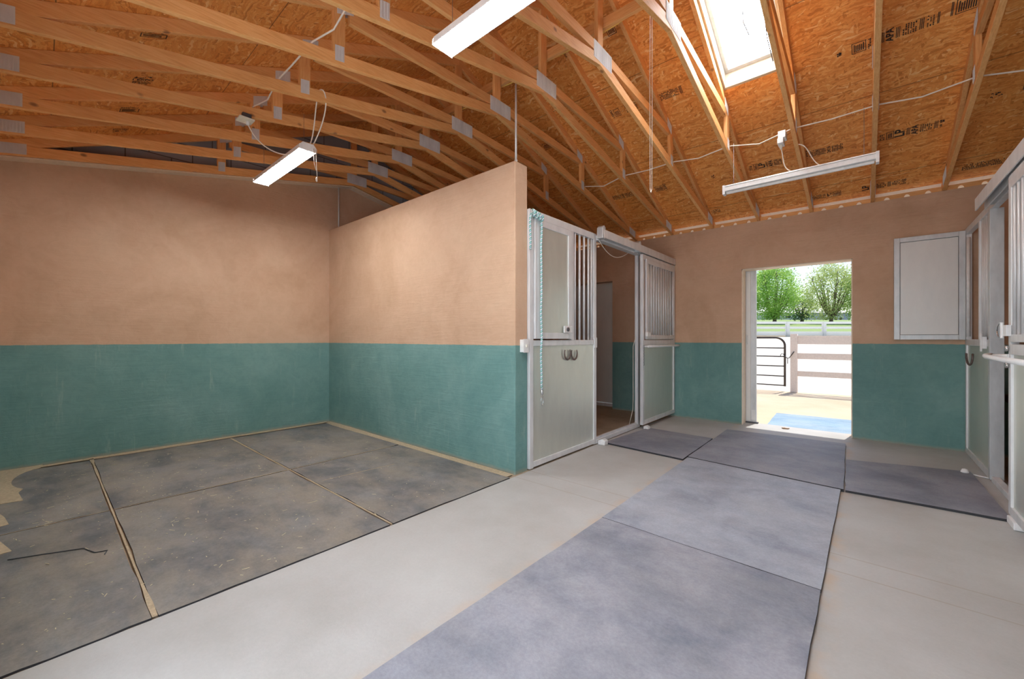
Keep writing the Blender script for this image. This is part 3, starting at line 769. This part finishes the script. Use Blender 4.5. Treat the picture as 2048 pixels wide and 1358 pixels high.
# wire hanging in doorway, thin cord on post
tag(MB().tube(bez((-2.40, 4.36, 2.43), (-2.42, 4.7, 2.22), (-2.42, 4.95, 2.30), (-2.42, 5.2, 2.42), 16), .004, 8).build('door_wire', 'white_cable'), 'pale cable sagging under the header of the left stall doorway', 'cable')
tag(MB().tube([(-2.44, 5.52, 1.35), (-2.475, 5.47, 1.15), (-2.475, 5.47, .4), (-2.47, 5.45, .26), (-2.50, 5.38, .02)], .004, 8).build('door_wire', 'white_cable'), 'pale cord running down the post of the left stall doorway', 'cable')
# stall's own outside door seen through the doorway
dd = thing('door_2', None, None, ((D2[0]+D2[1])/2, 6.95, 0)); dd['kind'] = 'structure'
MB().box(-.78, .70, -.02, .02, .055, 2.36).build('door_leaf', 'white_sheet', dd, bevel=.004)
MB().box(-.78, .70, -.05, .05, -.01, .05).build('bottom_guide', 'pale_aluminium', dd)

# ------------------------------------------------------------------ right stall front
XQ = .84
f = thing('stall_grille', 'fixed silver stall front panel on the right next to the end wall', 'stall panel', (XQ, 5.5, 0))
a, b_ = XQ, XQ+.045
m = MB()
m.box(a, b_, 6.635, 6.69, .004, 2.40); m.box(a, b_, 5.50, 6.635, .004, .062); m.box(a, b_, 5.50, 6.635, 1.185, 1.25)
m.box(a, b_, 3.3, 6.69, 2.40, 2.465); m.box(a, b_, 5.955, 6.0, 1.25, 2.40)
m.build('frame', 'pale_aluminium', f, bevel=.003)
MB().box(XQ+.015, XQ+.03, 5.56, 6.635, .062, 1.185).build('lower_panel', 'brushed_sheet', f)
bars(f, XQ+.022, [5.61+.078*i for i in range(5)], 1.25, 2.40, .012)
MB().box(XQ-.010, XQ+.075, 5.455, 5.515, .02, 2.40).build('post', 'galvanised_post', f, bevel=.003)
m = MB(); m.box(XQ-.03, XQ, 5.62, 5.72, 1.165, 1.275); m.tube([(XQ-.035, 5.63, 1.14), (XQ-.035, 5.63, 1.31)], .008, 10); m.build('latch', 'white_enamel', f, bevel=.003)
rel(f)
sh = thing('window_shutter', 'pale metal shutter panel swung open flat against the end wall', 'shutter', (.55, 6.66, 1.24))
m = MB()
x0_, x1_ = .262, .838
for bx in ((x0_, x0_+.052, 1.245, 2.445), (x1_-.052, x1_, 1.245, 2.445), (x0_+.052, x1_-.052, 1.245, 1.30), (x0_+.052, x1_-.052, 2.39, 2.445)): m.box(bx[0], bx[1], 6.632, 6.668, bx[2], bx[3])
m.build('frame', 'galvanised_post', sh, bevel=.003)
MB().box(x0_+.056, x1_-.056, 6.645, 6.655, 1.304, 2.386).build('sheet', 'white_sheet', sh)
MB().tube([(XQ+.012, 6.60, 1.28), (XQ+.012, 6.60, 2.36)], .016, 12).build('hinge_tube', 'white_enamel', sh)
MB().box(x0_+.05, x1_-.05, 6.656, 6.660, 1.298, 2.392).build('gasket', 'dark_grey_iron', sh)
rel(sh)
tk = thing('door_track', 'silver sliding door track above the right stall doorway', 'door track', (.76, 5.4, 2.4))
m = MB(); m.prism([(.735, 2.385), (.745, 2.385), (.745, 2.475), (.79, 2.475), (.79, 2.385), (.80, 2.385), (.80, 2.49), (.735, 2.49)], 3.0, 5.40, 'Y'); m.build('rail', 'pale_aluminium', tk, bevel=.002)
MB().box(.80, .84, 3.0, 5.35, 2.41, 2.45).build('header', 'galvanised_post', tk)
rel(tk)
d = thing('sliding_stall_door', 'silver sliding stall door at the right picture edge, with round latch', 'stall door', (.77, 3.75, .05))
a, b_ = .748, .788
m = frame_bm(a, b_, 3.08, 4.36, .055, 2.37, .055, .06); m.box(a, b_, 3.13, 4.31, 1.15, 1.22); m.build('frame', 'pale_aluminium', d, bevel=.003)
g = frame_bm(a-.008, a+.02, 3.10, 4.30, 1.235, 2.32, .05, .05).build('bar_window', 'pale_aluminium', d, bevel=.003)
for i in range(12): MB().tube([(a+.006, 3.18+.0945*i, 1.28), (a+.006, 3.18+.0945*i, 2.28)], .011, 10).build('bar', 'pale_aluminium', g)
MB().box(b_-.026, b_-.012, 3.13, 4.31, .11, 1.155).build('lower_panel', 'brushed_sheet', d)
m = MB(); m.tube([(.70, 4.55, 1.135), (.665, 4.50, 1.133), (.65, 4.36, 1.13), (.65, 3.1, 1.125)], .017, 14); m.tube([(.70, 4.55, 1.135), (a, 4.34, 1.14)], .012, 10); m.build('handle_bar', 'white_enamel', d)
m = MB(); m.box(a-.03, a+.0, 4.25, 4.40, 1.275, 1.35); m.tube([(a-.035, 4.33, 1.26), (a-.035, 4.33, 1.37)], .009, 10)
lt = m.build('latch', 'white_enamel', d, bevel=.005)
MB().tube([(a-.03, 4.42+.075*math.cos(k*math.pi/10), 1.315+.048*math.sin(k*math.pi/10)) for k in range(20)]+[(a-.03, 4.495, 1.315)], .0035, 8).build('wire_loop', 'nickel', lt)
for z in (1.19, 1.075): MB().lathe([(.0, 0), (.02, .0), (.02, .012), (.0, .018)], (a-.018, 4.345, z), 16, 'X').build('bolt', 'nickel', d)
rel(d)
m = MB(); m.box(XQ, XQ+.05, 3.3, 5.455, .003, .05)
tag(m.build('door_sill', 'pale_aluminium', bevel=.003), 'silver metal sill across the right stall doorway', 'sill')
tag(MB().box(.735, .80, 4.16, 4.33, .003, .052).build('door_guide', 'white_enamel', bevel=.006), 'white floor guide under the right sliding stall door', 'door guide')
m = MB(); m.lathe([(.0, 0), (.022, .004), (.028, .02), (.018, .045), (.0, .05)], (.70, 5.60, .003), 16); m.tube([(.72, 5.60, .01), (.835, 5.53, .012)], .006, 8)
tag(m.build('door_guide', 'white_enamel'), 'small white floor roller at the far corner of the right stall doorway', 'door guide')
pts = []
for i in range(21):
    ang = math.radians(-245*(i/20)+32.5); pts.append((XQ-.012-.022*(1-i/20), 6.27+.10*math.cos(ang), 1.06+.075*math.sin(ang)))
tag(MB().tube(pts, .009, 8).build('horseshoe', 'rusty_iron'), 'rusty horseshoe hook on the right stall panel below its rail', 'horseshoe')
# dark tub inside the right stall
b = thing('water_tub', 'dark blue black water tub inside the right stall', 'tub', (1.36, 5.98, 0))
MB().lathe([(.0, .0), (.26, .0), (.28, .05), (.31, .62), (.335, .66), (.335, .70), (.30, .70), (.28, .62), (.25, .1), (0, .08)], (0, 0, 0), 40).build('body', 'black_plastic', b)
MB().lathe([(.331, .64), (.350, .66), (.350, .72), (.31, .73), (.305, .70)], (0, 0, 0), 40).build('rim', 'rubber_black', b)

# ------------------------------------------------------------------ rubber mats
def mat_slab(name, label, corners, mat, z=.0015, th=.017, group=None, wob=.006, seed=1):
    rnd = random.Random(seed); pts = []
    for i in range(4):
        p = Vector(corners[i]); q = Vector(corners[(i+1) % 4]); n = (q-p).normalized(); n = Vector((-n.y, n.x))
        for k in range(8):
            t = k/8; o = rnd.uniform(-wob, wob)*.5 if k else 0
            pts.append(tuple(p.lerp(q, t)+n*o))
    c = sum((Vector(p) for p in pts), Vector((0, 0)))/len(pts)
    pts = [tuple(Vector(p)-c) for p in pts]
    o = MB().prism(pts, z, z+th, 'Z').build(name, mat); o.location = (c.x, c.y, 0)
    o.data.materials.append(MATS['cut_rubber'])     # the cut sides of a mat are bare black rubber
    for p in o.data.polygons:
        if abs(p.normal.z) < .5: p.material_index = 1
    return tag(o, label, 'mat', group)
G = 'black rubber mats laid down the aisle'
mat_slab('rubber_mat', 'grey rubber aisle mat nearest the camera', [(-1.385, .68), (-.167, .66), (-.165, 2.511), (-1.375, 2.540)], 'aisle_rubber', group=G)
mat_slab('rubber_mat', 'grey rubber aisle mat in the middle, with a pale bluish sheen on its right', [(-1.378, 2.545), (-.163, 2.516), (-.150, 4.290), (-1.392, 4.415)], 'sheen_rubber', group=G, seed=2)
mat_slab('rubber_mat', 'grey rubber aisle mat nearest the open outside doorway', [(-1.400, 4.420), (-.130, 4.295), (-.170, 6.18), (-1.415, 6.10)], 'dark_rubber', .0015, .023, G, seed=3)
mat_slab('rubber_mat', 'grey rubber mat in front of the left stall doorway', [(-2.355, 4.405), (-1.415, 4.315), (-1.430, 5.455), (-2.275, 5.515)], 'dark_rubber', group=G, seed=4)
mat_slab('rubber_mat', 'grey rubber mat in front of the right stall doorway', [(-.120, 4.300), (.765, 4.335), (.745, 5.66), (-.145, 5.40)], 'dark_rubber', group=G, seed=5)
mat_slab('rubber_mat', 'sunlit blue rubber mat on the ground outside the doorway', [(-1.10, 7.02), (.75, 7.02), (.75, 8.38), (-1.15, 8.30)], 'blue_rubber', -.045, .02, seed=6)
SG = 'dusty black mats covering the open stall floor'
rowl = {0: ('along the gable wall', (-6.02, -4.175)), 1: ('along the concrete aisle', (-4.15, -2.420))}
for j, (ya, yb_) in enumerate(((-.28, .32), (.345, 1.535), (1.56, 2.76))):
    for i in (0, 1):
        xa, xb = rowl[i][1]
        where = ['nearest the camera', 'in the middle row', 'beside the partition wall'][j]
        mat_slab('stall_mat', 'dusty black open stall mat %s, %s' % (where, rowl[i][0]), [(xa, ya), (xb, ya), (xb, yb_), (xa, yb_)], 'stall_rubber', -.006, .010, SG, .012, 10+j*2+i)
# tan sand spilled over the mats' edges at the gable wall, in seams, and straw litter
def blob(m, pts, z0=.0044, z1=.0075): m.prism(pts, z0, z1, 'Z')
m = MB()
def arcpts(cx_, cy_, rx, ry, a0, a1, n=10): return [(cx_+rx*math.cos(math.radians(a0+(a1-a0)*i/n)), cy_+ry*math.sin(math.radians(a0+(a1-a0)*i/n))) for i in range(n+1)]
blob(m, [(-6.17, -.29), (-4.95, -.29)]+[(-4.92, -.10), (-5.20, -.13)]+arcpts(-5.62, .02, .42, .20, -40, -170, 9)[::-1][::-1]+[(-6.17, .0)])
blob(m, [(-4.72, -.29), (-4.32, -.29), (-4.36, -.15), (-4.55, -.175), (-4.66, -.20)])
blob(m, [(-4.20, -.29), (-3.75, -.29), (-3.80, -.12), (-4.02, -.17), (-4.14, -.22)])
tag(m.build('spilled_sand', 'tan_sand'), 'tan sand showing past the scalloped mat edges at far left', 'sand', kind='stuff')
m = MB()
def seam(x0_, y0_, x1_, y1_, wmin, wmax, seed):
    rnd = random.Random(seed); n = 26; L_, R_ = [], []
    d_ = Vector((x1_-x0_, y1_-y0_)); nn = Vector((-d_.y, d_.x)).normalized()
    for i in range(n+1):
        t = i/n; p = Vector((x0_, y0_))+d_*t; wv = rnd.uniform(wmin, wmax)*(.6+.6*math.sin(t*5+seed))
        wv = max(wv, wmin); L_.append(tuple(p+nn*wv)); R_.append(tuple(p-nn*wv))
    for i in range(n): blob(m, [L_[i], L_[i+1], R_[i+1], R_[i]], .0042, .0056)
seam(-6.1, 1.548, -2.42, 1.548, .005, .010, 1); seam(-6.1, .332, -2.42, .332, .005, .014, 2)
seam(-4.163, -.2, -4.163, 1.54, .003, .006, 3); seam(-4.163, 1.55, -4.163, 2.7, .003, .005, 4); seam(-3.62, 1.62, -3.55, 2.3, .002, .004, 5)
seam(-6.1, -.2, -6.1, 2.8, .04, .06, 6); seam(-6.1, 2.80, -2.45, 2.80, .045, .055, 7)
tag(m.build('seam_sand', 'tan_sand'), 'tan sand filling the seams between the open stall mats', 'sand', kind='stuff')
m = MB(); rnd = random.Random(5)
for i in range(520):
    if rnd.random() < .75: x_, y_ = rnd.uniform(-5.9, -2.5), rnd.triangular(-.2, 2.7, .1)
    else: x_, y_ = rnd.uniform(-6, -2.45), rnd.uniform(-.2, 2.75)
    a_ = rnd.uniform(0, 3.14); l_ = rnd.uniform(.002, .007) if rnd.random() < .8 else rnd.uniform(.008, .022); w_ = rnd.uniform(.0008, .0018); c_, s__ = math.cos(a_), math.sin(a_)
    P_ = [(x_+c_*l_-s__*w_, y_+s__*l_+c_*w_), (x_-c_*l_-s__*w_, y_-s__*l_+c_*w_), (x_-c_*l_+s__*w_, y_-s__*l_-c_*w_), (x_+c_*l_+s__*w_, y_+s__*l_-c_*w_)]
    blob(m, P_, .0058, .007)
tag(m.build('straw_litter', 'straw'), 'wisps of straw scattered over the open stall mats', 'straw', kind='stuff')
m = MB(); m.tube([(-3.66, -.13, .008), (-3.60, .0, .008), (-3.52, .16, .008), (-3.40, .20, .008), (-3.38, .25, .008), (-3.33, .235, .008)], .0028, 6)
tag(m.build('twig', 'dark_grey_iron'), 'thin dark crooked twig on the open stall mat at lower left', 'twig')
m = MB(); m.prism([(-.86, 6.74), (-.80, 6.76), (-.79, 6.80), (-.83, 6.79), (-.85, 6.82), (-.88, 6.78)], .003, .012, 'Z')
tag(m.build('dead_leaf', 'dead_leaf'), 'small dead leaf on the sunlit threshold of the doorway', 'leaf')

# ------------------------------------------------------------------ outside door leaf (slid aside)
dl = thing('door_1', None, None, (-1.36, 6.93, 0)); dl['kind'] = 'structure'; dl['label'] = 'white metal sliding door slid open to the left of the doorway'
MB().box(-1.3, .075, -.012, .03, .02, 2.40).build('door_leaf', 'white_sheet', dl, bevel=.003)
MB().box(.075, .145, -.018, .036, .02, 2.40).build('edge_stile', 'galvanised_post', dl, bevel=.003)
MB().box(.085, .140, -.024, -.018, .05, .20).build('corner_plate', 'galvanised_plate', dl)
m = MB(); m.tube([(.03, -.012, 1.30), (.03, -.035, 1.30), (.03, -.035, 1.18), (.03, -.012, 1.18)], .006, 8); m.build('door_handle', 'galvanised_plate', dl)
MB().box(-.1, .17, -.03, .03, .0, .02).build('bottom_guide', 'dark_grey_iron', dl)

# ------------------------------------------------------------------ outside
CY, SY = math.cos(YAW), math.sin(YAW)
def W(px, d, z=0):
    a = (px-1024)/FPX; return Vector((d*(a*CY-SY), d*(a*SY+CY), z))
def gz(d):      # height of rising ground d metres out along the view through the door
    if d < 14: return -.06
    if d < 36: return -.06+(d-14)/22*1.55
    if d < 62: return 1.49+(d-36)/26*2.2
    return 3.69+(d-62)*.055
bm = bmesh.new(); n1, n2 = 60, 50; vs = []
for i in range(n1+1):
    rowv = []
    for j in range(n2+1):
        x_ = -110+ 170*j/n2; y_ = -14+ (i/n1)**1.4*150
        d_ = y_*CY-x_*SY; z_ = gz(d_) if y_ > 7 else (-.06 if y_ > -20 else -.06)
        if y_ < 13: z_ = min(z_, -.06)
        rowv.append(bm.verts.new((x_, y_, z_)))
    vs.append(rowv)
for i in range(n1):
    for j in range(n2): bm.faces.new([vs[i][j], vs[i][j+1], vs[i+1][j+1], vs[i+1][j]])
me = bpy.data.meshes.new('ground'); bm.to_mesh(me); bm.free(); me.materials.append(MATS['yard_ground'])
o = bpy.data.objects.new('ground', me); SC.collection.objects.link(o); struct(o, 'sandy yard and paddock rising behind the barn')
# yard fence
fy = 12.05
pf = thing('yard_fence', 'pinkish board fence with three rails across the yard', 'fence', (-1.31, fy, -.06))
MB().box(-.07, .075, -.07, .07, 0, 1.43).build('post', 'pink_stucco', pf, bevel=.01)
for z0_, z1_ in ((.40, .53), (.82, .965), (1.18, 1.38)): MB().box(.075, 7.0, -.02, .02, z0_, z1_).build('rail', 'pink_stucco', pf, bevel=.004)
for x_ in (2.5, 5.0): MB().box(x_-.07, x_+.07, .02, .14, 0, 1.40).build('post', 'pink_stucco', pf, bevel=.01)
gt = thing('yard_gate', 'dark brown tube gate left of the fence post in the yard', 'gate', (-1.50, fy+.03, -.06))
gw = 2.6
m = MB(); m.tube([(0, 0, .13), (0, 0, 1.14)]+[(-.20+.20*math.cos(t*math.pi/16), 0, 1.14+.20*math.sin(t*math.pi/16)) for t in range(1, 9)]+[(-gw+.2, 0, 1.34)]+[(-gw+.2-.2*math.sin(t*math.pi/16), 0, 1.14+.2*math.cos(t*math.pi/16)) for t in range(1, 9)]+[(-gw, 0, .13)], .025, 12)
m.build('frame', 'bronze_pipe', gt)
for z_ in (.15, .38, .63, .87, 1.08): MB().tube([(0, 0, z_), (-gw, 0, z_)], .015, 10).build('rail', 'bronze_pipe', gt)
m = MB(); m.tube([(0, -.03, .90), (.05, -.10, .84), (.10, -.12, .84), (.16, -.12, .93), (.20, -.11, 1.0)], .010, 8); m.tube([(.07, -.12, .84), (.07, -.12, .70)], .008, 8); m.tube([(-.05+.04*math.cos(k), -.03, .90+.04*math.sin(k)) for k in range(7)], .008, 8); m.build('latch_chain', 'bronze_pipe', gt)
# white rail fence
P0 = W(1512, 35.2); P1 = W(1760, 35.2)
ux = (P1-P0).normalized(); zf = gz(35.2); vf = thing('white_fence', 'white three rail fence far across the paddock', 'fence', (P0.x, P0.y, zf-.05), None, math.atan2(ux.y, ux.x))
sp = 73/FPX*35.2
for k in range(-1, 5): 
    MB().box(k*sp-.12+(1575-1512)/FPX*35.2-sp, k*sp+.12+(1575-1512)/FPX*35.2-sp, -.12, .12, 0, 1.32).build('post', 'white_fence_vinyl', vf)
for z_, h_ in ((.13, .35), (.71, .19), (1.14, .19)): MB().box(-5, 14, -.04, .04, z_, z_+h_).build('rail', 'white_fence_vinyl', vf)
# far building and car
bb = thing('far_building', 'low white building with long roof behind the trees', 'building', tuple(W(1600, 112, gz(112)-.3)), None, YAW)
MB().box(-16, 14, 0, 8, 0, 2.2).build('walls', 'building_white', bb); MB().prism([(-.5, 2.2), (8.5, 2.2), (4, 3.4)], -16.5, 14.5).build('roof', 'pale_aluminium', bb)
for k in range(3): MB().box(-4+k*5, -2.6+k*5, -.03, .02, .7, 1.6).build('window', 'car_glass', bb)
cr = thing('parked_car', 'grey car parked beyond the white fence under the right tree', 'car', tuple(W(1667, 102, gz(102))), None, YAW)
MB().prism([(-1.9, .35), (1.9, .35), (1.95, .75), (1.1, .9), (.6, 1.35), (-.9, 1.4), (-1.5, .95), (-1.95, .85)], -.8, .8, 'Y').build('body', 'car_paint', cr, bevel=.04)
MB().prism([(.95, .92), (.55, 1.28), (-.85, 1.32), (-1.3, .95)], -.815, .815, 'Y').build('window', 'car_glass', cr)
for x_ in (-1.2, 1.2):
    for s__ in (-1, 1): MB().lathe([(0, -.1), (.32, -.1), (.32, .1), (0, .1)], (x_, s__*.75, .32), 18, 'Y').build('wheel', 'rubber_black', cr)
# trees
def tree(label, px, d, H, R, leaf, nl, seed, low=.9, ls=.12):
    rnd = random.Random(seed); base = W(px, d, gz(d)-.05)
    r = thing('tree', label, 'tree', tuple(base), 'trees beyond the paddock')
    m = MB(); tips = []
    m.tube([(0, 0, 0), (.02, 0, .5), (.0, .03, 1.1)], [.30, .24, .22], 10)
    for k in range(13):
        a = k*2.4+rnd.uniform(-.3, .3); sp_ = rnd.uniform(.35, .95)*R*.8; hh = H*rnd.uniform(.45, .92)
        e_ = Vector((math.cos(a)*sp_, math.sin(a)*sp_, hh)); s0 = Vector((0, 0, rnd.uniform(.5, 1.1)))
        pts_ = bez(s0, s0+Vector((math.cos(a)*sp_*.5, math.sin(a)*sp_*.5, hh*.15)), e_*.7+Vector((0, 0, .0)), e_, 7)
        m.tube(pts_, [.13*(1-i/8)+.02 for i in range(8)], 7); tips += pts_[2:]
        for q in range(3):
            p = pts_[rnd.randint(3, 6)]; e2 = p+Vector((rnd.uniform(-1, 1), rnd.uniform(-1, 1), rnd.uniform(.3, 1.2)))*R*.3
            m.tube([p, (p+e2)/2+Vector((0, 0, .1)), e2], [.05, .035, .012], 6); tips.append(e2)
    m.build('trunk', 'bark', r)
    # crown: clumps of leaves
    bm = bmesh.new(); clumps = []
    for k in range(120):
        while True:
            u = Vector((rnd.uniform(-1, 1), rnd.uniform(-1, 1), rnd.uniform(-1, 1)))
            if u.length < 1: break
        u = u.normalized()*(u.length**.45)
        zc = low+(H-low)*(.5+.5*u.z); taper = 1.0 if u.z < .2 else 1-.35*(u.z-.2)
        clumps.append(Vector((u.x*R*taper*.9, u.y*R*taper*.9, zc)))
    for i in range(nl):
        c = clumps[rnd.randrange(len(clumps))]; p = c+Vector((rnd.gauss(0, 1), rnd.gauss(0, 1), rnd.gauss(0, .8)))*R*.17
        if p.z < low*.75: p.z = low*.75+rnd.random()*.3
        n_ = Vector((rnd.gauss(0, 1), rnd.gauss(0, 1), rnd.gauss(0, 1)+.4)).normalized(); a_ = n_.orthogonal().normalized(); b2 = n_.cross(a_); s2 = ls*rnd.uniform(.6, 1.3)
        bm.faces.new([bm.verts.new(p+a_*s2), bm.verts.new(p+b2*s2*.55), bm.verts.new(p-a_*s2), bm.verts.new(p-b2*s2*.55)])
    me = bpy.data.meshes.new('crown'); bm.to_mesh(me); bm.free(); me.materials.append(MATS[leaf]); o = bpy.data.objects.new('crown', me); SC.collection.objects.link(o); o.parent = r; return r
tree('bright green leafy tree on the left seen through the doorway', 1549, 60, 8.6, 3.3, 'spring_leaf', 17000, 3, .75)
tree('olive green tree with bare forked branches on the right through the doorway', 1662, 60, 8.4, 4.0, 'olive_leaf', 11500, 4, .8)
tree('green tree partly cut off by the right side of the doorway', 1738, 58, 8.2, 3.2, 'spring_leaf', 12000, 5, .8)
tree('green tree hidden mostly behind the left door jamb', 1468, 60, 8.4, 3.6, 'spring_leaf', 8000, 9, .8)
tree('small dark tree in the gap between the two large trees', 1604, 72, 4.2, 2.2, 'dark_leaf', 3000, 6, .3)
